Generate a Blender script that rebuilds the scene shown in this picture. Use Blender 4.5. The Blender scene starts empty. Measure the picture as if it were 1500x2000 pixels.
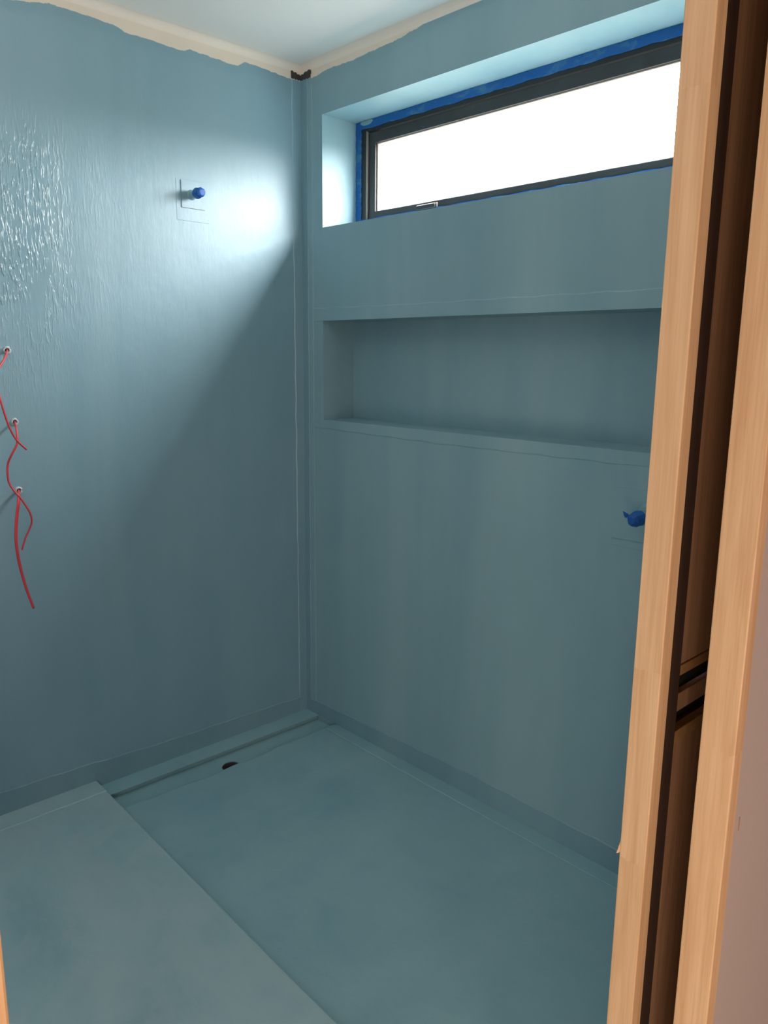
import bpy, bmesh, math, random
from mathutils import Vector, Matrix
random.seed(7)
S = bpy.context.scene
COL = S.collection

# ------------------------------------------------------------------ camera
cd = bpy.data.cameras.new('camera'); cam = bpy.data.objects.new('camera', cd); COL.objects.link(cam)
r_, u_, f_ = (Vector(v) for v in ((.68503469, .72844347, .00987855), (-.14946226, .12725831, .98054391), (-.71301368, .67318306, -.19605116)))
m = Matrix.Identity(4)
for i in range(3):
    m[i][0], m[i][1], m[i][2] = r_[i], u_[i], -f_[i]
m.translation = Vector((2.40088, -1.84306, 1.43047))
cam.matrix_world = m
cd.sensor_fit = 'HORIZONTAL'; cd.sensor_width = 36.0; cd.lens = 1532.7 / 1500 * 36.0
cd.clip_start = 0.01
S.camera = cam

# ------------------------------------------------------------------ exposure, sky, lights
S.view_settings.view_transform = 'Standard'; S.view_settings.look = 'None'
S.view_settings.exposure = 0.20; S.view_settings.gamma = 1.0; S.view_settings.use_curve_mapping = False
SKY = 54.0
wd = bpy.data.worlds.new('overcast_sky'); S.world = wd; wd.use_nodes = True
nt = wd.node_tree; nt.nodes.clear()
o = nt.nodes.new('ShaderNodeOutputWorld'); b = nt.nodes.new('ShaderNodeBackground')
tc = nt.nodes.new('ShaderNodeTexCoord'); sx = nt.nodes.new('ShaderNodeSeparateXYZ'); rp = nt.nodes.new('ShaderNodeValToRGB')
mr = nt.nodes.new('ShaderNodeMapRange'); mr.inputs['From Min'].default_value = -1; mr.inputs['From Max'].default_value = 1
nt.links.new(tc.outputs['Generated'], sx.inputs[0]); nt.links.new(sx.outputs['Z'], mr.inputs['Value'])
nt.links.new(mr.outputs[0], rp.inputs[0]); nt.links.new(rp.outputs[0], b.inputs[0]); nt.links.new(b.outputs[0], o.inputs[0])
e = rp.color_ramp.elements
e[0].position = 0.0; e[0].color = (.055, .06, .055, 1)          # ground far below
e[1].position = 1.0; e[1].color = (.86, .82, .83, 1)
for ps, c in ((.49, (.07, .075, .07, 1)), (.52, (.43, .41, .41, 1)), (.70, (.71, .68, .69, 1)), (.80, (.86, .82, .83, 1))):
    n = e.new(ps); n.color = c
b.inputs[1].default_value = SKY

def area(name, loc, target, sx_, sy_, power, col, portal=False, spread=math.pi):
    l = bpy.data.lights.new(name, 'AREA'); l.shape = 'RECTANGLE'; l.size = sx_; l.size_y = sy_; l.energy = power; l.color = col
    l.spread = spread
    ob = bpy.data.objects.new(name, l); COL.objects.link(ob); ob.location = loc
    ob.rotation_euler = (Vector(target) - Vector(loc)).to_track_quat('-Z', 'Y').to_euler()
    if portal: l.cycles.is_portal = True
    return ob
area('window_portal', (.91, .225, 2.058), (.91, -1, 2.058), 1.58, .37, 1, (1, 1, 1), portal=True)
# daylight and warm lamps of the hallway behind the photographer
area('hall_side_lamp', (4.05, -2.3, 1.3), (2.06, -1.3, .8), .5, .8, 15, (1.0, .80, .66))
area('hall_daylight', (2.95, -2.6, .50), (2.0, -1.1, .55), .8, .8, 19, (1.0, .82, .66))
# fill light added in the unseen front half, brightening ceiling and upper walls
area('ceiling_fill', (1.25, -2.05, 1.25), (1.05, -1.75, 2.42), .35, .35, 9.5, (1.0, .95, .90), spread=2.0)

# ------------------------------------------------------------------ node helpers
def mat(name):
    M = bpy.data.materials.new(name); M.use_nodes = True
    t = M.node_tree; return M, t, t.nodes['Principled BSDF']
def nd(t, typ, **kw):
    n = t.nodes.new(typ)
    for k, v in kw.items(): setattr(n, k, v)
    return n
def pos(t, scale=(1, 1, 1), off=(0, 0, 0)):
    g = nd(t, 'ShaderNodeNewGeometry'); mp = nd(t, 'ShaderNodeMapping')
    mp.inputs['Scale'].default_value = scale; mp.inputs['Location'].default_value = off
    t.links.new(g.outputs['Position'], mp.inputs[0]); return mp.outputs[0]
def noise(t, vec, scale, detail=3, rough=.55, dist=0):
    n = nd(t, 'ShaderNodeTexNoise'); n.inputs['Scale'].default_value = scale; n.inputs['Detail'].default_value = detail
    n.inputs['Roughness'].default_value = rough; n.inputs['Distortion'].default_value = dist
    t.links.new(vec, n.inputs['Vector']); return n.outputs['Fac']
def ramp(t, fac, stops, interp='LINEAR'):
    n = nd(t, 'ShaderNodeValToRGB'); n.color_ramp.interpolation = interp
    el = n.color_ramp.elements
    while len(el) > 1: el.remove(el[-1])
    el[0].position = stops[0][0]; el[0].color = (*stops[0][1], 1)
    for p, c in stops[1:]:
        x = el.new(p); x.color = (*c, 1)
    t.links.new(fac, n.inputs[0]); return n.outputs[0]
def math_(t, op, a, b_=None, clamp=False):
    n = nd(t, 'ShaderNodeMath', operation=op); n.use_clamp = clamp
    for i, v in enumerate((a, b_)):
        if v is None: continue
        if isinstance(v, (int, float)): n.inputs[i].default_value = v
        else: t.links.new(v, n.inputs[i])
    return n.outputs[0]
def mix(t, fac, a, b_, blend='MIX'):
    n = nd(t, 'ShaderNodeMix', data_type='RGBA', blend_type=blend)
    for i, v in ((0, fac), (6, a), (7, b_)):
        if isinstance(v, (int, float)): n.inputs[i].default_value = v
        elif isinstance(v, tuple): n.inputs[i].default_value = (*v, 1)
        else: t.links.new(v, n.inputs[i])
    return n.outputs[2]
def bump(t, h, strength, dist, prev=None):
    n = nd(t, 'ShaderNodeBump'); n.inputs['Strength'].default_value = strength; n.inputs['Distance'].default_value = dist
    t.links.new(h, n.inputs['Height'])
    if prev is not None: t.links.new(prev, n.inputs['Normal'])
    return n.outputs[0]
def fcurve(t, val, pts, lo, hi, vlo, vhi):
    """value -> piecewise linear curve through pts (x, y)"""
    a = nd(t, 'ShaderNodeMapRange'); a.inputs[1].default_value = lo; a.inputs[2].default_value = hi; t.links.new(val, a.inputs[0])
    c = nd(t, 'ShaderNodeFloatCurve'); cu = c.mapping.curves[0]
    pp = [((x - lo) / (hi - lo), (y - vlo) / (vhi - vlo)) for x, y in pts]
    cu.points[0].location = pp[0]; cu.points[1].location = pp[-1]
    for p in pp[1:-1]: cu.points.new(*p)
    for p in cu.points: p.handle_type = 'VECTOR'
    c.mapping.update(); t.links.new(a.outputs[0], c.inputs['Value'])
    d = nd(t, 'ShaderNodeMapRange'); d.inputs[3].default_value = vlo; d.inputs[4].default_value = vhi
    t.links.new(c.outputs[0], d.inputs[0]); return d.outputs[0]

TEAL = (.240, .398, .456)
TEAL_D = (.202, .356, .414)
TEAL_L = (.290, .442, .492)
PLASTER = (.76, .67, .56)

def teal(name, axis, edge=None, rough=.36, streak=(1, 1, .12), bumpy=1.0, drips=False, tint=(1, 1, 1), spec=.5, patchy=.35, coat=0, mottle=0):
    """rolled-on waterproof membrane; axis = which coordinate runs along the wall; edge = top outline where bare plaster starts"""
    M, t, P = mat(name)
    k = lambda c: tuple(a * b for a, b in zip(c, tint))
    big = noise(t, pos(t, streak), 3.2, 4, .6, .4)
    patch = noise(t, pos(t), 2.1, 5, .62, .8)
    col = ramp(t, big, [(.30, k(TEAL_D)), (.50, k(TEAL)), (.72, k(TEAL_L))])
    col = mix(t, math_(t, 'MULTIPLY', ramp(t, patch, [(.35, (0,)*3), (.68, (1,)*3)]), patchy), col, k(TEAL_L))
    if mottle:      # greyer scuffed patches with soft scalloped edges
        mo = ramp(t, noise(t, pos(t, (.8, 1.2, 1), (1.3, .4, 0)), 5.5, 5, .55, 1.2), [(.47, (0,)*3), (.53, (.7,)*3), (.60, (1,)*3)])
        col = mix(t, math_(t, 'MULTIPLY', mo, mottle), col, (.43, .55, .58))
    fine = noise(t, pos(t), 90, 3, .6)
    roll = noise(t, pos(t, (1, 1, .22)), 55, 4, .6)
    soft = noise(t, pos(t), 9, 2)
    n = bump(t, soft, .10 * bumpy, .02)
    n = bump(t, roll, .13 * bumpy, .004, n)
    n = bump(t, fine, .08 * bumpy, .002, n)
    if drips:
        g = nd(t, 'ShaderNodeNewGeometry'); s = nd(t, 'ShaderNodeSeparateXYZ'); t.links.new(g.outputs['Position'], s.inputs[0])
        # heavy sags of membrane around y -1.15 .. -0.75
        my = ramp(t, math_(t, 'ADD', s.outputs['Y'], 1.6), [(.38, (0,)*3), (.50, (1,)*3), (.66, (1,)*3), (.76, (.12,)*3), (1., (0,)*3)])
        mz = ramp(t, math_(t, 'SUBTRACT', s.outputs['Z'], 1.2), [(.02, (0,)*3), (.20, (.25,)*3), (.42, (.9,)*3), (.80, (1,)*3), (.92, (0,)*3)])
        dr = noise(t, pos(t, (1, 1, .17)), 140, 2, .5, .3)
        dr = ramp(t, dr, [(.50, (0,)*3), (.60, (1,)*3)])
        cl = ramp(t, noise(t, pos(t, (1, 1, .5)), 11, 3), [(.36, (0,)*3), (.62, (1,)*3)])
        h = math_(t, 'MULTIPLY', math_(t, 'MULTIPLY', my, mz), math_(t, 'MULTIPLY', dr, cl))
        n = bump(t, h, .65, .004, n)
        gloss = math_(t, 'MULTIPLY', my, mz)
    rv = nd(t, 'ShaderNodeMapRange'); rv.inputs[3].default_value = rough - .05; rv.inputs[4].default_value = rough + .09
    t.links.new(patch, rv.inputs[0])
    rr = rv.outputs[0]
    if drips: rr = math_(t, 'SUBTRACT', rr, math_(t, 'MULTIPLY', gloss, .26))
    if edge:
        g = nd(t, 'ShaderNodeNewGeometry'); s = nd(t, 'ShaderNodeSeparateXYZ'); t.links.new(g.outputs['Position'], s.inputs[0])
        al = s.outputs[axis]
        lim = fcurve(t, al, edge, edge[0][0], edge[-1][0], 2.30, 2.44)
        wob = math_(t, 'MULTIPLY', math_(t, 'SUBTRACT', noise(t, pos(t), 38, 4, .7), .5), .012)
        f = math_(t, 'SUBTRACT', math_(t, 'ADD', s.outputs['Z'], wob), lim)
        f0 = f
        f = math_(t, 'MULTIPLY', f, 900, True)
        f2 = math_(t, 'MULTIPLY', f, 1.0, True)
        under = math_(t, 'MULTIPLY', math_(t, 'ADD', f0, .035), 60, True)
        col = mix(t, math_(t, 'MULTIPLY', under, .45), col, k(TEAL_D))
        pl = mix(t, noise(t, pos(t), 12, 3), PLASTER, (.82, .73, .62))
        col = mix(t, f2, col, pl)
        # thick paint near its upper edge is a little darker and denser
        rr = math_(t, 'ADD', rr, math_(t, 'MULTIPLY', f2, .45))
        n = bump(t, math_(t, 'SUBTRACT', 1.0, f2), .35, .002, n)
    t.links.new(col, P.inputs['Base Color']); t.links.new(rr, P.inputs['Roughness']); t.links.new(n, P.inputs['Normal'])
    P.inputs['Specular IOR Level'].default_value = spec
    if coat: P.inputs['Coat Weight'].default_value = coat; P.inputs['Coat Roughness'].default_value = .32; t.links.new(n, P.inputs['Coat Normal'])
    return M

LE = [(-2.4, 2.36), (-.979, 2.357), (-.868, 2.378), (-.722, 2.374), (-.67, 2.371), (-.655, 2.361), (-.562, 2.362), (-.467, 2.357), (-.44, 2.368),
      (-.328, 2.364), (-.264, 2.361), (-.235, 2.381), (-.168, 2.378), (-.062, 2.372), (0, 2.372)]
RE = [(0, 2.372), (.07, 2.371), (.149, 2.379), (.281, 2.376), (.496, 2.385), (.646, 2.402), (.745, 2.408), (1.0, 2.412), (2.1, 2.405)]
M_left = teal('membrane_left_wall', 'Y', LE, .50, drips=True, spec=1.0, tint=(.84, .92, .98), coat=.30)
M_right = teal('membrane_window_wall', 'X', RE, .42)
M_band = teal('membrane_band', 'X', None, .44, bumpy=.8, tint=(.80, .86, .90))  # bands' own darker tone, with shade of the wall-floor joint painted in
M_floor = teal('membrane_shower_floor', 'X', None, .50, streak=(1, .5, 1), tint=(1.02, 1.10, 1.10), patchy=.8, mottle=.10)
M_dry = teal('membrane_dry_floor', 'X', None, .46, streak=(.45, 1.6, 1), bumpy=1.2, tint=(1.30, 1.22, 1.18), patchy=1.0, mottle=.38)

def plain(name, col, rough=.6, metal=0, var=0, vscale=20, bmp=0, bscale=60):
    M, t, P = mat(name)
    P.inputs['Roughness'].default_value = rough; P.inputs['Metallic'].default_value = metal
    if var:
        c = mix(t, noise(t, pos(t), vscale, 4), tuple(v * (1 - var) for v in col), tuple(min(1, v * (1 + var)) for v in col))
        t.links.new(c, P.inputs['Base Color'])
    else: P.inputs['Base Color'].default_value = (*col, 1)
    if bmp: t.links.new(bump(t, noise(t, pos(t), bscale, 3), bmp, .004), P.inputs['Normal'])
    return M
M_ceil = plain('ceiling_paint', (.88, .86, .82), .75, var=.03, vscale=3)
M_cove = plain('stopping_compound', (.84, .77, .68), .8, var=.05, vscale=10)
M_hall = plain('hall_plaster', (.49, .41, .40), .7, var=.03, vscale=5)
M_hallfloor = plain('hall_floor', (.30, .22, .15), .6, var=.15, vscale=8)
M_frame = plain('window_aluminium', (.012, .011, .012), .42, .0, var=.25, vscale=14)
M_sash = plain('sash_dusty_aluminium', (.036, .036, .038), .45, .0, var=.45, vscale=16)
M_edge = plain('window_bead_glare', (.62, .48, .42), .5)  # pale pink of the overexposed flare painted onto the bead
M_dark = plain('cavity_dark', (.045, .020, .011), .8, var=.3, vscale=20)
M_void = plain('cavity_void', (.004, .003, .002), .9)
M_red = plain('red_cable_sheath', (.62, .06, .075), .35)
M_core = plain('copper_core', (.55, .20, .10), .35, .8)
M_seal = plain('white_sealant', (.55, .62, .64), .45, bmp=.6, bscale=120)
M_pvc = plain('drain_pipe_plastic', (.085, .070, .072), .55, var=.3, vscale=40)
M_black = plain('uncoated_corner_tape', (.045, .047, .045), .6, var=.4, vscale=60)

def tapemat(name, c1, c2, patchy):
    M, t, P = mat(name)
    f = ramp(t, noise(t, pos(t, (1, 1, 2.2)), 16, 4, .6, .5), [(.50, (0,)*3), (.66, (1,)*3)])
    t.links.new(mix(t, math_(t, 'MULTIPLY', f, patchy), c1, c2), P.inputs['Base Color'])
    P.inputs['Roughness'].default_value = .5
    t.links.new(bump(t, noise(t, pos(t), 70, 3), .5, .003), P.inputs['Normal'])
    return M
M_tape = tapemat('blue_masking_tape', (.005, .10, .34), (.09, .24, .34), .55)
M_wrap = tapemat('blue_tape_wrap', (.008, .10, .42), (.03, .20, .60), .4)

def wood(name, base, dark, light, off, joints, rough=.5):
    """finger-jointed pine: grain runs along Z, each length between joints has its own tone"""
    M, t, P = mat(name)
    g = nd(t, 'ShaderNodeNewGeometry'); s = nd(t, 'ShaderNodeSeparateXYZ'); t.links.new(g.outputs['Position'], s.inputs[0])
    zz = math_(t, 'DIVIDE', s.outputs['Z'], 2.6)
    zag = math_(t, 'MULTIPLY', math_(t, 'SUBTRACT', noise(t, pos(t, (1, 1, .02)), 90, 1), .5), .004)
    seg = ramp(t, math_(t, 'ADD', zz, zag), [(0, (joints[0][1],) * 3)] + [(z / 2.6, (v,) * 3) for z, v in joints[1:]], 'CONSTANT')
    cmb = nd(t, 'ShaderNodeCombineXYZ'); t.links.new(math_(t, 'MULTIPLY', seg, 7.3), cmb.inputs[0]); t.links.new(math_(t, 'MULTIPLY', seg, 3.1), cmb.inputs[2])
    mp = pos(t, (1, 1, .055), off)
    add = nd(t, 'ShaderNodeVectorMath', operation='ADD'); t.links.new(mp, add.inputs[0]); t.links.new(cmb.outputs[0], add.inputs[1])
    gr = noise(t, add.outputs[0], 34, 3, .5, 1.1)
    rings = nd(t, 'ShaderNodeTexWave', wave_type='BANDS', bands_direction='X'); rings.inputs['Scale'].default_value = 16
    rings.inputs['Distortion'].default_value = 5; rings.inputs['Detail'].default_value = 2; rings.inputs['Detail Scale'].default_value = .7
    t.links.new(add.outputs[0], rings.inputs['Vector'])
    fine = noise(t, pos(t, (1, 1, .03), off), 260, 3, .6)
    c = ramp(t, gr, [(.32, dark), (.50, base), (.70, light)])
    c = mix(t, math_(t, 'MULTIPLY', rings.outputs[1], .30), c, dark)
    c = mix(t, .35, c, ramp(t, fine, [(.3, dark), (.6, light)]))
    c = mix(t, math_(t, 'MULTIPLY', math_(t, 'FRACT', math_(t, 'MULTIPLY', seg, 5.7)), .30), c, light)
    kn = noise(t, pos(t, (1, 1, .35), (3, 1, .4)), 13, 1)
    c = mix(t, ramp(t, kn, [(.76, (0,)*3), (.80, (.6,)*3)]), c, (dark[0] * .5, dark[1] * .4, dark[2] * .4))
    t.links.new(c, P.inputs['Base Color']); P.inputs['Roughness'].default_value = rough
    t.links.new(bump(t, gr, .12, .002), P.inputs['Normal'])
    return M
B_, D_, L_ = (.68, .42, .235), (.52, .265, .12), (.78, .53, .32)
M_pine1 = wood('pine_jamb_inner', B_, D_, L_, (0, 0, 0), [(0, .3), (.752, .62), (1.026, .15), (1.72, .5)])
M_pine2 = wood('pine_jamb_outer', B_, D_, L_, (5, 2, 1), [(0, .45), (.956, .8), (1.9, .2)])
M_pine3 = wood('pine_jamb_left', B_, D_, L_, (9, 4, 3), [(0, .1), (1.3, .4)])
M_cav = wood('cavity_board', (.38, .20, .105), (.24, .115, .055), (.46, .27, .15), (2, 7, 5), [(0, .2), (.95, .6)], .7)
M_batten = plain('cavity_batten_pine', (.36, .19, .07), .7, var=.35, vscale=60)

def glassmat():
    M = bpy.data.materials.new('window_glass'); M.use_nodes = True; t = M.node_tree; t.nodes.clear()
    o = nd(t, 'ShaderNodeOutputMaterial'); tr = nd(t, 'ShaderNodeBsdfTransparent'); gl = nd(t, 'ShaderNodeBsdfGlossy'); gl.inputs['Roughness'].default_value = .02
    mx = nd(t, 'ShaderNodeMixShader'); mx.inputs[0].default_value = .06
    tr.inputs[0].default_value = (.95, .97, .96, 1)
    t.links.new(tr.outputs[0], mx.inputs[1]); t.links.new(gl.outputs[0], mx.inputs[2]); t.links.new(mx.outputs[0], o.inputs[0])
    return M
M_glass = glassmat()

# ------------------------------------------------------------------ mesh helpers
def obj(name, bm, M, parent=None, bev=0, smooth=False, weld=False):
    if weld: bmesh.ops.remove_doubles(bm, verts=bm.verts, dist=1e-5)
    bmesh.ops.recalc_face_normals(bm, faces=bm.faces)
    base = Vector(parent.location) if parent is not None else Vector((0, 0, 0))
    if parent is not None and parent.parent is not None: base += parent.parent.location
    if base.length: bmesh.ops.translate(bm, verts=bm.verts, vec=-base)
    me = bpy.data.meshes.new(name); bm.to_mesh(me); bm.free()
    if smooth:
        for p in me.polygons: p.use_smooth = True
    me.materials.append(M)
    ob = bpy.data.objects.new(name, me); COL.objects.link(ob)
    if parent is not None: ob.parent = parent
    if bev:
        md = ob.modifiers.new('bevel', 'BEVEL'); md.width = bev; md.segments = 2; md.limit_method = 'ANGLE'
    return ob
def tag(o, label=None, cat=None, group=None, kind=None):
    if label: o['label'] = label
    if cat: o['category'] = cat
    if group: o['group'] = group
    if kind: o['kind'] = kind
    return o
def empty(name, loc, **kw):
    o = bpy.data.objects.new(name, None); COL.objects.link(o); o.location = loc; o.empty_display_size = .05
    return tag(o, **kw)
def box(bm, x0, x1, y0, y1, z0, z1):
    v = [bm.verts.new((x, y, z)) for x in (x0, x1) for y in (y0, y1) for z in (z0, z1)]
    for f in ((0, 1, 3, 2), (4, 6, 7, 5), (0, 4, 5, 1), (2, 3, 7, 6), (0, 2, 6, 4), (1, 5, 7, 3)): bm.faces.new([v[i] for i in f])
    return bm
def boxes(*bs):
    bm = bmesh.new()
    for b_ in bs: box(bm, *b_)
    return bm
def cuboid(name, b_, M, parent=None, bev=0): return obj(name, boxes(b_), M, parent, bev)
def extrude(outline, axis, a, b_):
    """prism: 2D outline (in the two other axes, in order) swept along axis from a to b"""
    bm = bmesh.new()
    def pt(p, q):
        l = list(p); l.insert(axis, q); return l
    A = [bm.verts.new(pt(p, a)) for p in outline]; B = [bm.verts.new(pt(p, b_)) for p in outline]
    n = len(outline)
    bm.faces.new(A); bm.faces.new(B[::-1])
    for i in range(n): bm.faces.new([A[i], A[(i + 1) % n], B[(i + 1) % n], B[i]])
    return bm
def lathe(bm, prof, o, d, n=32, wob=None):
    """prof = [(distance along d, radius)]"""
    d = Vector(d).normalized(); a = d.orthogonal().normalized(); c = d.cross(a); rings = []
    for k, (t_, r) in enumerate(prof):
        ring = []
        for i in range(n):
            th = 2 * math.pi * i / n; rr = r * (1 + (wob(k, i) if wob else 0))
            ring.append(bm.verts.new(Vector(o) + d * t_ + (a * math.cos(th) + c * math.sin(th)) * rr))
        rings.append(ring)
    for A, B in zip(rings, rings[1:]):
        for i in range(n): bm.faces.new([A[i], A[(i + 1) % n], B[(i + 1) % n], B[i]])
    return rings

H = 2.42; XD = 1.926; XH = 2.064; JY = -.946; LY = -1.756     # ceiling height, door wall faces, jamb planes
WX0, WX1, WZ0, WZ1 = .117, 1.70, 1.872, 2.2436
NX0, NX1, NZ0, NZ1 = .117, 1.70, 1.194, 1.550

# ------------------------------------------------------------------ setting
# left wall
tag(cuboid('wall_left', (-.12, 0, -2.42, .22, -.1, H), M_left), kind='structure')
# window wall with the window opening and the recessed niche
bw = bmesh.new()
for (x0, x1) in ((0, WX0), (WX1, XD + .005)):
    box(bw, x0, x1, 0, .22, -.1, H)
box(bw, WX0, WX1, 0, .22, WZ1, H); box(bw, WX0, WX1, 0, .22, NZ1, WZ0)
box(bw, WX0, WX1, 0, .22, -.1, NZ0); box(bw, WX0, WX1, .145, .22, NZ0, NZ1)
tag(obj('wall_back', bw, M_right), kind='structure')
# small rounded bead of membrane along the opening edges
# ceiling over bathroom and hall
tag(cuboid('ceiling', (-.12, 4.2, -4.4, .22, H, H + .1), M_ceil), kind='structure')
# stopping fillet between ceiling and walls
def fillet(axis, a, b_, r=.022):
    pts = [(0, H), (0, H - r)] + [(r - r * math.cos(t_), H - r + r * math.sin(t_)) for t_ in [math.pi / 2 * i / 8 for i in range(1, 8)]] + [(r, H)]
    if axis == 1: return extrude(pts, 1, a, b_)
    return extrude([(-p[0], p[1]) for p in pts], 0, a, b_)
tag(obj('trim_1', fillet(1, -2.42, 0), M_cove, smooth=False), kind='structure')
tag(obj('trim_2', fillet(0, 0, XD), M_cove, smooth=False), kind='structure')

# floor: shower recess with drain channel along the left wall, and the raised dry floor
fz = -.0035
bf = bmesh.new()
box(bf, 0, .078, -.93, 0, -.0022, 0); box(bf, 0, .064, -.93, 0, -.09, -.0022)                                   # ledge at the wall, undercut to darken its face
sc = (.153, -.462, .0)                                                # drain centre
# channel bottom with a round hole
x0, x1, y0, y1, zc = .078, .26, -.56, -.36, -.022
box(bf, .064, x1, -.93, y0, -.09, zc); box(bf, .064, x1, y1, 0, -.09, zc); box(bf, .064, x0, y0, y1, -.09, zc)
N = 48; R = .033
def sq(th):
    dx, dy = math.cos(th), math.sin(th); t_ = 1e9
    if dx > 1e-9: t_ = min(t_, (x1 - sc[0]) / dx)
    if dx < -1e-9: t_ = min(t_, (x0 - sc[0]) / dx)
    if dy > 1e-9: t_ = min(t_, (y1 - sc[1]) / dy)
    if dy < -1e-9: t_ = min(t_, (y0 - sc[1]) / dy)
    return sc[0] + dx * t_, sc[1] + dy * t_
angs = sorted([2 * math.pi * i / N for i in range(N)] + [math.atan2(y - sc[1], x - sc[0]) % (2 * math.pi) for x in (x0, x1) for y in (y0, y1)])
inn, out, low = [], [], []
for th in angs:
    rr = R * (1 + .04 * math.sin(3 * th) + random.uniform(-.02, .02))
    ix, iy = sc[0] + rr * math.cos(th), sc[1] + rr * math.sin(th); ox, oy = sq(th)
    inn.append(bf.verts.new((ix, iy, zc))); out.append(bf.verts.new((ox, oy, zc))); low.append(bf.verts.new((ix, iy, zc - .012)))
for i in range(len(angs)):
    j = (i + 1) % len(angs)
    bf.faces.new([inn[i], inn[j], out[j], out[i]]); bf.faces.new([low[i], low[j], inn[j], inn[i]])
# main shower floor, rising gently away from the channel; its lip overhangs the channel bottom
lip = []
NS = 40
for i in range(NS + 1):
    y = -.93 + .93 * i / NS
    xe = .172 + .004 * math.sin(9 * y) + .003 * math.sin(31 * y) + (.004 if abs(y + .40) < .03 else 0)
    if y > -.10: xe = .168 + .0 * y
    lip.append((xe, y))
xs = [0, .012, .10, .5, 1.0, 1.50, XD]
zs = [-.0075, -.0035, -.0025, -.002, 0, 0, 0]
grid = []
for xe, y in lip:
    row = [bf.verts.new((xe, y, zc - .01))]
    for k, x in enumerate(xs):
        X = xe + (x if k < 3 else x - .17 if k < 6 else XD - xe)
        row.append(bf.verts.new((X, y, zs[k] - .002 * math.exp(-((y + .45) / .3) ** 2) * (1 - x / XD))))
    grid.append(row)
for A, B in zip(grid, grid[1:]):
    for i in range(len(A) - 1): bf.faces.new([A[i], A[i + 1], B[i + 1], B[i]])
box(bf, .26, XD, -.93, 0, -.09, -.02)
fl = tag(obj('floor', bf, M_floor), kind='structure')
# raised dry floor with its step edge, slightly skewed as in the room
bd = bmesh.new()
top = [(0, -.887), (.25, -.894), (.5, -.901), (.8, -.909), (1.1, -.917), (1.4, -.921), (XD, -.928), (XD, -2.42), (0, -2.42)]
A = [bd.verts.new((x, y, .022)) for x, y in top]; Bv = [bd.verts.new((x, y, -.09)) for x, y in top]
bd.faces.new(A); bd.faces.new(Bv[::-1])
for i in range(len(top)):
    j = (i + 1) % len(top); bd.faces.new([A[i], Bv[i], Bv[j], A[j]])
tag(obj('floor_dry_area', bd, M_dry, bev=.004), kind='structure')
# threshold and hall floor
tag(cuboid('floor_hall', (XD, 4.2, -4.4, .22, -.09, .020), M_hallfloor), kind='structure')

# reinforcing membrane bands (cove cloth) brushed over every inside joint
def band(axis_n, a0, a1, edge_pts, th, name, closed_at):
    """thin slab on a plane. axis_n: 'X' (left wall), 'Y' (window wall), 'Z' (floor). outline: straight side at closed_at, wobbly side from edge_pts"""
    n = 60; pts = []
    def edge(s):
        for (p, v), (q, w) in zip(edge_pts, edge_pts[1:]):
            if p <= s <= q: return v + (w - v) * (s - p) / (q - p)
        return edge_pts[-1][1]
    ph = random.random() * 6
    for i in range(n + 1):
        s = a0 + (a1 - a0) * i / n
        pts.append((s, edge(s) + .0012 * math.sin(s * 41 + ph) + random.uniform(-.0007, .0007)))
    return pts
def slab(pts, base, plane, th, name, z0=0):
    """plane 'X': s->Y, v->Z ; 'Y': s->X, v->Z ; 'YV': s->Z, v->X ; 'XV': s->Z, v->-Y ; 'Z': s->X, v->-Y ; 'ZY': s->Y v->X"""
    bm = bmesh.new()
    def P(s, v, h):
        return {'X': (h, s, v), 'Y': (s, -h, v), 'YV': (v, -h, s), 'XV': (h, -v, s), 'Z': (s, -v, z0 + h), 'ZY': (v, s, z0 + h)}[plane]
    taper = .0035 if pts[0][1] > base else -.0035
    prev = None
    for s, v in pts:
        row = [bm.verts.new(P(s, base, 0)), bm.verts.new(P(s, base, th)), bm.verts.new(P(s, v - taper, th)), bm.verts.new(P(s, v, 0))]
        if prev:
            for i in range(4): bm.faces.new([prev[i], prev[(i + 1) % 4], row[(i + 1) % 4], row[i]])
        else: bm.faces.new(row[::-1])
        prev = row
    bm.faces.new(prev)
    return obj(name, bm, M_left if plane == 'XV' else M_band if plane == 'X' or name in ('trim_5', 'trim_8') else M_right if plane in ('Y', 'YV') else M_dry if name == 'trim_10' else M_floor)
def trimband(i, plane, a0, a1, base, edge_pts, th, z0=0):
    return tag(slab(band(None, a0, a1, edge_pts, th, '', base), base, plane, th, 'trim_%d' % i, z0), kind='structure')
trimband(3, 'XV', 0, 2.385, 0, [(0, .040), (2.39, .043)], .0022)
trimband(4, 'YV', 0, 2.385, 0, [(0, .064), (2.39, .062)], .0011)
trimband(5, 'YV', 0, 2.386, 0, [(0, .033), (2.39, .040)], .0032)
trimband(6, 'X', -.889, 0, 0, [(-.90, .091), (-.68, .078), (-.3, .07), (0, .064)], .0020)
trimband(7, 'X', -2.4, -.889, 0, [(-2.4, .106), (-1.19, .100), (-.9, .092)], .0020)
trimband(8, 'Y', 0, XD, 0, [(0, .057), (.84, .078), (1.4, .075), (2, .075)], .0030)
trimband(9, 'Z', .19, XD, 0, [(.19, .055), (1.0, .062), (2, .065)], .0018, -.0012)
trimband(10, 'ZY', -2.4, -.892, 0, [(-2.4, .08), (-.9, .085)], .0018, .022)
trimband(11, 'Y', .064, XD, 1.550, [(.064, 1.597), (.6, 1.594), (XD, 1.600)], .0020)
trimband(12, 'Y', .064, XD, 1.194, [(.064, 1.160), (.7, 1.153), (XD, 1.158)], .0020)
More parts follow.
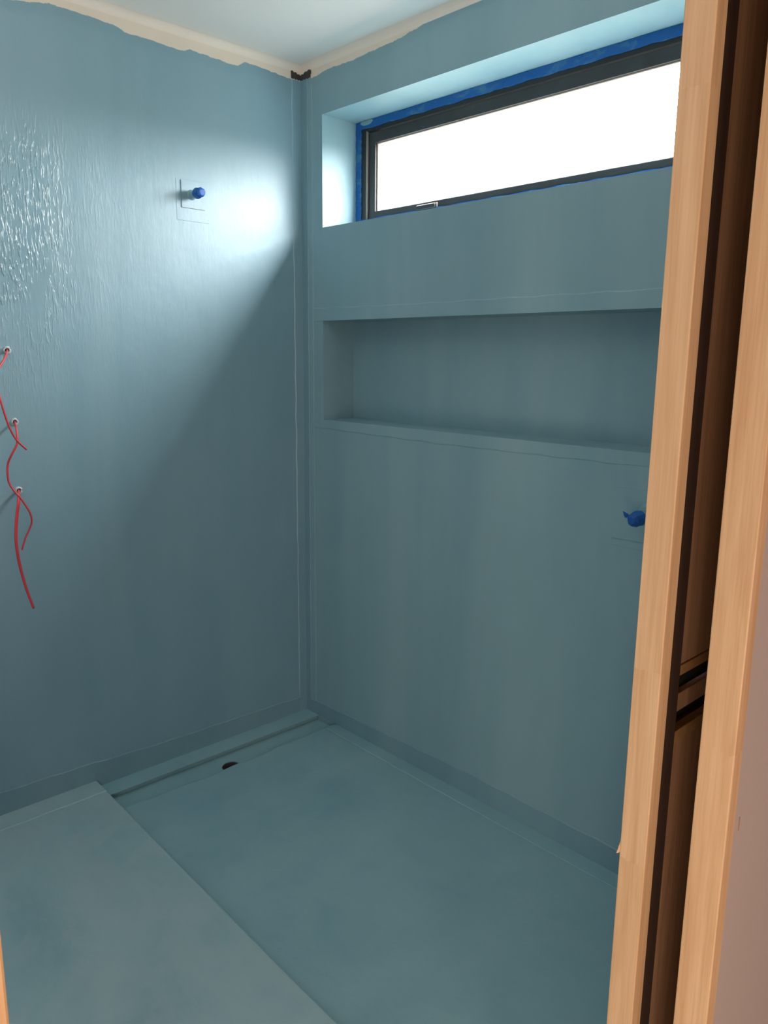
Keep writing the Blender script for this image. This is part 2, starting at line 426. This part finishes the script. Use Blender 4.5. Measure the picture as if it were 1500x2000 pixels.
# bare dark top end of the corner cloth where the coating stops
bk = bmesh.new()
for pts_ in ([(0.0026, -.044), (0.0026, -.002)], [(.002, -.0038), (.058, -.0038)]):
    (xa, ya), (xb, yb) = pts_
    n = 10; prev = None
    for i in range(n + 1):
        t_ = i / n; x = xa + (xb - xa) * t_; y = ya + (yb - ya) * t_
        far = (abs(y) if xa < .0027 and xb < .0027 else x) / .055
        zt = 2.399 - .010 * (1 - far) ** 2 + .002 * math.sin(i * 1.7); zb = 2.374 + .002 * math.sin(i * 2.3 + 1)
        v = (bk.verts.new((x, y, zb)), bk.verts.new((x, y, zt)))
        w = (bk.verts.new((x * .1 if xa == xb else x, y if xa == xb else 0, zb)), bk.verts.new((x * .1 if xa == xb else x, y if xa == xb else 0, zt)))
        if prev:
            a, b2 = prev
            bk.faces.new([a[0], v[0], v[1], a[1]]); bk.faces.new([b2[0], b2[1], w[1], w[0]]); bk.faces.new([a[1], v[1], w[1], b2[1]]); bk.faces.new([a[0], b2[0], w[0], v[0]])
        prev = (v, w)
tag(obj('trim_13', bk, M_black), kind='structure')

# door wall: bathroom lining, stud space with the open pocket, hall lining
TOP = H
wl = boxes((XD + .004, XH - .002, -2.42, LY - .022, 0.02, H))
tag(obj('wall_door_left', wl, M_hall), kind='structure')
wr = bmesh.new()
box(wr, 2.036, XH - .002, JY + .023, .22, .02, H)                      # hall-side lining right of the opening
box(wr, XD + .004, 1.936, JY + .023, 0, .0, H)                         # bathroom-side lining
tag(obj('wall_door_right', wr, M_hall), kind='structure')
tag(cuboid('wall_door_head', (XD + .004, XH - .002, LY - .022, JY + .023, 2.36, H), M_hall), kind='structure')

door = empty('door_1', (2.0, JY, .02), kind='structure')
def upright(x0, x1, y0, y1, M, label):
    o = obj('jamb', boxes((x0, x1, y0, y1, .02, 2.36)), M, door, bev=.0015); o['label'] = label; return o
upright(XD, 1.964, JY, JY + .026, M_pine1, 'bathroom-side pine jamb strip of the cavity opening')
upright(2.021, XH, JY, JY + .023, M_pine2, 'hall-side pine jamb strip of the cavity opening')
# splinter on the arris of the inner strip
bs = bmesh.new(); v = [bs.verts.new(c) for c in ((XD + .001, JY + .001, .768), (XD + .001, JY + .001, .788), (XD - .004, JY - .001, .764), (XD + .001, JY + .004, .775))]
for f in ((0, 1, 2), (0, 2, 3), (1, 3, 2), (0, 3, 1)): bs.faces.new([v[i] for i in f])
obj('splinter', bs, M_pine1, door)
upright(XD, XH, LY - .022, LY, M_pine3, 'left pine jamb at the near edge of the doorway')
cuboid('head_jamb', (XD, XH, LY, JY, 2.34, 2.36), M_pine3, door, .0015)
# pocket interior seen through the slot
cuboid('dark_strip', (1.950, 1.958, JY + .026, -.880, .02, 2.36), M_dark, door)  # dark brown strip between inner jamb and cavity board
for z0, z1, yy in ((1.029, 2.36, 0), (.02, .915, 0)):
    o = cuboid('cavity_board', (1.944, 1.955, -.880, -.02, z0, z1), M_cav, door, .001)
for z0, z1 in ((1.014, 1.029), (.915, .934)):
    cuboid('batten', (1.944, 1.957, -.880, -.02, z0, z1 - .0005), M_batten, door, .001)
cuboid('nog', (1.940, 1.950, -.878, -.02, .955, .982), M_cav, door, .001)
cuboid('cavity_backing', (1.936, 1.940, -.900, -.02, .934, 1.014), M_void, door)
cuboid('pocket_stop', (1.944, 2.036, -.04, -.02, .02, 2.36), M_cav, door)
cuboid('outer_board', (2.026, 2.036, JY + .023, -.02, .02, 2.36), M_cav, door)

# small chip on the hall plaster
tag(obj('trim_14', boxes((XH - .0022, XH - .0012, -.9065, -.9045, .849, .867)), M_cav), kind='structure')

# remaining shell: bathroom front wall, hall walls
tag(cuboid('wall_front', (0, 4.2, -4.5, -4.4, -.09, H), M_hall), kind='structure')
tag(cuboid('wall_bathroom_front', (0, XD + .004, -2.52, -2.42, -.09, H), M_left), kind='structure')
tag(cuboid('wall_hall_end', (XH, 4.2, .12, .22, -.09, H), M_hall), kind='structure')
tag(cuboid('wall_hall_side', (4.2, 4.3, -4.5, .22, -.09, H), M_hall), kind='structure')
tag(cuboid('wall_hall_left', (XD, XH - .002, -4.4, -2.42, -.09, H), M_hall), kind='structure')

# ------------------------------------------------------------------ window
win = empty('window_1', (.91, .155, WZ0), kind='structure')
fx0, fx1, fz0, fz1 = WX0, WX1, WZ0, WZ1
def ring(x0, x1, z0, z1, wl_, wr_, wb, wt, y0, y1):
    return boxes((x0, x0 + wl_, y0, y1, z0, z1), (x1 - wr_, x1, y0, y1, z0, z1), (x0 + wl_, x1 - wr_, y0, y1, z0, z0 + wb), (x0 + wl_, x1 - wr_, y0, y1, z1 - wt, z1))
obj('frame', ring(fx0, fx1, fz0, fz1, .062, .062, .036, .040, .157, .218), M_frame, win, .0012)
# raised inner lip of the outer frame (its thin line of light painted in as paler grey)
obj('frame_lip', boxes((.176, .1795, .152, .160, 1.905, 2.206), (1.6375, 1.641, .152, .160, 1.905, 2.206)), plain('frame_lip_highlight', (.20, .19, .17), .4), win)
obj('sash', ring(.184, 1.633, 1.908, 2.200, .030, .030, .026, .036, .161, .205), M_sash, win, .0015)
obj('glazing_bead', ring(.214, 1.603, 1.934, 2.164, .006, .006, .004, .004, .170, .190), M_edge, win, .001)
obj('glass', boxes((.216, 1.601, .184, .188, 1.936, 2.162)), M_glass, win)
lt = obj('latch', boxes((.435, .520, .146, .162, 1.909, 1.924)), plain('latch_black', (.03, .03, .032), .35), win, .002); lt['label'] = 'small black sash latch on the bottom rail'
obj('latch_plate', boxes((.432, .523, .156, .1615, 1.911, 1.9275)), M_edge, win, .001)

# ------------------------------------------------------------------ masking tape round the window
def tape(x0, x1, z0, z1, side, y=.1545, th=.0022, ripple=.002):
    """ragged strip; side = which edge is ragged"""
    bm = bmesh.new(); n = 90; prev = None; hor = (x1 - x0) > (z1 - z0)
    for i in range(n + 1):
        t_ = i / n; w = ripple * (math.sin(i * .9) * .5 + random.uniform(-.5, .5))
        yy = y + .0006 * math.sin(i * .55)
        if hor:
            x = x0 + (x1 - x0) * t_; lo, hi = (z0 + (w if side == 'lo' else 0), z1 + (w if side == 'hi' else 0))
            row = [bm.verts.new(c) for c in ((x, yy, lo), (x, yy, hi), (x, yy + th, hi), (x, yy + th, lo))]
        else:
            z = z0 + (z1 - z0) * t_; lo, hi = (x0 + (w if side == 'lo' else 0), x1 + (w if side == 'hi' else 0))
            row = [bm.verts.new(c) for c in ((lo, yy, z), (hi, yy, z), (hi, yy + th, z), (lo, yy + th, z))]
        if prev:
            for k in range(4): bm.faces.new([prev[k], prev[(k + 1) % 4], row[(k + 1) % 4], row[k]])
        else: bm.faces.new(row[::-1])
        prev = row
    bm.faces.new(prev); return bm
TG = 'blue masking tape strips around the window frame'
tag(obj('masking_tape', tape(.118, 1.699, 2.216, 2.2425, 'lo'), M_tape), 'wide blue masking tape strip along the top of the dark window frame', 'tape', TG)
tag(obj('masking_tape', tape(.118, .148, 1.90, 2.2155, 'hi'), M_tape), 'vertical blue masking tape strip down the left side of the window frame', 'tape', TG)
tag(obj('masking_tape', tape(.119, 1.699, 1.8735, 1.9115, 'hi', ripple=.0015), M_tape), 'thin blue masking tape line along the window sill under the frame', 'tape', TG)
# smear of membrane lapped over the tape at the head corner
bm = bmesh.new(); n = 20
ctr = (.175, .1535, 2.236); rim = []
c0 = bm.verts.new((ctr[0], ctr[1] - .0012, ctr[2]))
for i in range(n):
    th = 2 * math.pi * i / n
    rim.append(bm.verts.new((ctr[0] + .032 * math.cos(th) * (1 + .1 * math.sin(3 * th)), ctr[1] + .001, min(2.2430, ctr[2] + .009 * math.sin(th)))))
for i in range(n): bm.faces.new([c0, rim[i], rim[(i + 1) % n]])
tag(obj('trim_15', bm, M_right, smooth=True), kind='structure')

# ------------------------------------------------------------------ pipe penetrations
def patch(name, plane, s0, s1, z0, z1, th, M, parent, skew=0):
    tp = .0022
    def P(s, z, h): return (h, s, z) if plane == 'X' else (s, -h, z)
    bm = bmesh.new(); base, top_ = [], []
    for s, z, a, b2 in ((s0, z0, 1, 1), (s1, z0 + skew, -1, 1), (s1, z1 + skew * .3, -1, -1), (s0, z1, 1, -1)):
        base.append(bm.verts.new(P(s, z, 0))); top_.append(bm.verts.new(P(s + a * tp * .5, z + b2 * tp * .5, th)))
    bm.faces.new(top_); bm.faces.new(base[::-1])
    for i in range(4): bm.faces.new([base[i], base[(i + 1) % 4], top_[(i + 1) % 4], top_[i]])
    return obj(name, bm, M, parent)
pa = empty('shower_pipe_stub', (0, -.452, 1.934), label='capped pipe stub on square patch high on the left wall, wrapped in bright blue tape', cat='pipe')
patch('outer_patch', 'X', -.507, -.388, 1.852, 1.980, .0005, M_left, pa)
patch('flange_patch', 'X', -.490, -.404, 1.8915, 1.9765, .0036, M_left, pa)
bm = bmesh.new(); lathe(bm, [(.001, .018), (.004, .0165), (.008, .0125), (.030, .0115), (.034, .0115), (.034, .001)], (0, -.452, 1.934), (1, 0, 0), 24)
obj('collar', bm, M_left, pa, smooth=False)
bm = bmesh.new(); rnd = random.Random(3)
w1 = [[rnd.uniform(-.13, .13) for _ in range(10)] for _ in range(7)]
rr_ = lathe(bm, [(.028, .0130), (.033, .0158), (.044, .0165), (.056, .0160), (.064, .0140), (.067, .008)], (0, -.452, 1.934), (1, 0, 0), 10, lambda k, i: w1[k][i])
bm.faces.new(rr_[-1]); bm.faces.new(rr_[0][::-1])
obj('tape_wrap', bm, M_wrap, pa)

pb = empty('tap_pipe_stub', (1.405, 0, 1.035), label='pipe stub with crumpled dark blue tape low on the window wall beside the timber jamb', cat='pipe')
patch('outer_patch', 'Y', 1.333, 1.52, .94, 1.185, .0010, M_right, pb)
patch('flange_patch', 'Y', 1.334, 1.476, .960, 1.098, .0034, M_right, pb, .002)
bm = bmesh.new(); lathe(bm, [(.001, .034), (.006, .031), (.012, .024), (.030, .0205), (.052, .0195), (.052, .001)], (1.438, 0, 1.036), (0, -1, 0), 28)
obj('collar', bm, M_right, pb, smooth=False)
bm = bmesh.new(); rnd = random.Random(11)
w2_ = [[rnd.uniform(-.14, .10) for _ in range(12)] for _ in range(8)]
rr_ = lathe(bm, [(.038, .0165), (.044, .0200), (.056, .0210), (.070, .0190), (.082, .0155), (.090, .009)], (1.438, 0, 1.036), (-.02, -1, -.02), 12, lambda k, i: w2_[k][i])
bm.faces.new(rr_[-1]); bm.faces.new(rr_[0][::-1])
# the twisted loose end of tape
q = [bm.verts.new(c) for c in ((1.426, -.082, 1.040), (1.426, -.086, 1.049), (1.412, -.084, 1.044), (1.408, -.083, 1.054), (1.414, -.079, 1.036))]
bm.faces.new([q[0], q[1], q[2]]); bm.faces.new([q[2], q[1], q[3]]); bm.faces.new([q[0], q[2], q[4]])
obj('tape_wrap', bm, M_wrap, pb)

# ------------------------------------------------------------------ floor waste
dp = empty('waste_pipe', (sc[0], sc[1], -.03), label='dark round drain hole in the shower floor channel by the left wall', cat='drain')
bm = bmesh.new()
lathe(bm, [(-.08, .0325), (.0, .0325), (.0005, .031), (-.08, .0305)], (sc[0], sc[1], zc - .002), (0, 0, 1), 40)
obj('pipe_wall', bm, M_pvc, dp)
bm = bmesh.new(); n = 30
c0 = bm.verts.new((sc[0], sc[1], zc - .034)); rim = [bm.verts.new((sc[0] + .030 * math.cos(6.2832 * i / n), sc[1] + .030 * math.sin(6.2832 * i / n), zc - .030)) for i in range(n)]
for i in range(n): bm.faces.new([c0, rim[i], rim[(i + 1) % n]])
obj('inner_dark', bm, M_pvc, dp)  # disc standing in for the dark inside the pipe

# ------------------------------------------------------------------ red cables hanging from the left wall
def cable(pts, hw, ht):
    """flat sheath swept along a smoothed path; hw(t), ht = half widths across and along X"""
    P = [Vector(p) for p in pts]; C = []
    for i in range(len(P) - 1):
        a, b2, c, d = P[max(i - 1, 0)], P[i], P[i + 1], P[min(i + 2, len(P) - 1)]
        for k in range(8):
            t_ = k / 8
            C.append(.5 * ((2 * b2) + (-a + c) * t_ + (2 * a - 5 * b2 + 4 * c - d) * t_ ** 2 + (-a + 3 * b2 - 3 * c + d) * t_ ** 3))
    C.append(P[-1]); bm = bmesh.new(); prev = None; n = 12
    for i, c in enumerate(C):
        T = (C[min(i + 1, len(C) - 1)] - C[max(i - 1, 0)]).normalized()
        A = T.cross(Vector((1, .35, 0)).normalized())
        if A.length < .1: A = T.cross(Vector((0, 0, 1)))
        A.normalize(); B = T.cross(A).normalized(); w = hw(i / (len(C) - 1))
        rg = []
        for k in range(n):
            th = 2 * math.pi * k / n
            rg.append(bm.verts.new(c + A * w * math.cos(th) + B * ht * math.sin(th)))
        if prev:
            for k in range(n): bm.faces.new([prev[k], prev[(k + 1) % n], rg[(k + 1) % n], rg[k]])
        else: bm.faces.new(rg[::-1])
        prev = rg
    bm.faces.new(prev); return bm, C[-1], (C[-1] - C[-3]).normalized()
W1 = [(0.004, -1.0619, 1.4335), (0.03, -1.0724, 1.425), (0.055, -1.0918, 1.4026), (0.07, -1.1118, 1.3806), (0.08, -1.1242, 1.349), (0.085, -1.1201, 1.3213), (0.09, -1.1173, 1.2935), (0.09, -1.1105, 1.2609), (0.09, -1.1002, 1.2207), (0.09, -1.0838, 1.1853), (0.088, -1.0588, 1.1572)]
W2 = [(0.004, -1.057, 1.2298), (0.03, -1.0637, 1.2202), (0.05, -1.0684, 1.1926), (0.055, -1.0732, 1.1699), (0.055, -1.0878, 1.1446), (0.05, -1.0995, 1.1171), (0.05, -1.1032, 1.088), (0.05, -1.1012, 1.0611), (0.055, -1.0907, 1.0368), (0.06, -1.0771, 1.015), (0.06, -1.0621, 0.9875), (0.06, -1.0524, 0.9634), (0.055, -1.0495, 0.9393), (0.05, -1.0568, 0.9164), (0.05, -1.067, 0.8978), (0.05, -1.0741, 0.8804), (0.05, -1.0815, 0.86)]
W3 = [(0.004, -1.0614, 1.0283), (0.026, -1.0695, 1.0207), (0.040, -1.0775, 0.9959), (0.046, -1.0855, 0.9673), (0.052, -1.094, 0.9227), (0.055, -1.0972, 0.8819), (0.05, -1.0917, 0.8215), (0.045, -1.0782, 0.7474), (0.045, -1.0601, 0.6752)]
CG = 'red cables hanging from the left wall'
for pts, hw, lab in ((W1, lambda t_: .0034 - .0006 * t_, 'topmost red cable looping out of the upper hole in the left wall'),
                     (W2, lambda t_: .0036 - .0012 * t_, 'wavy thin red cable hanging from the middle hole in the left wall'),
                     (W3, lambda t_: .0048 + .0010 * math.sin(4 * t_), 'thickest and straightest red cable hanging lowest from the left wall')):
    Y, Z = pts[0][1], pts[0][2]
    r0 = empty('electrical_cable', (0, Y, Z), label=lab, cat='cable', group=CG)
    bm, end, T = cable(pts, hw, .0026)
    obj('sheath', bm, M_red, r0, smooth=True)
    bm = bmesh.new(); lathe(bm, [(-.001, .0012), (.0015, .0012), (.0016, .0003)], end, T, 8); obj('core', bm, M_core, r0)
    bm = bmesh.new(); rnd = random.Random(int(Z * 1000))
    wv = [[rnd.uniform(-.15, .15) for _ in range(20)] for _ in range(7)]
    lathe(bm, [(.0, .0115), (.003, .0105), (.0055, .0082), (.005, .0060), (.0015, .0052)], (0, Y, Z), (1, 0, 0), 20, lambda k, i: wv[k][i])
    obj('sealant_ring', bm, M_seal, r0, smooth=True)
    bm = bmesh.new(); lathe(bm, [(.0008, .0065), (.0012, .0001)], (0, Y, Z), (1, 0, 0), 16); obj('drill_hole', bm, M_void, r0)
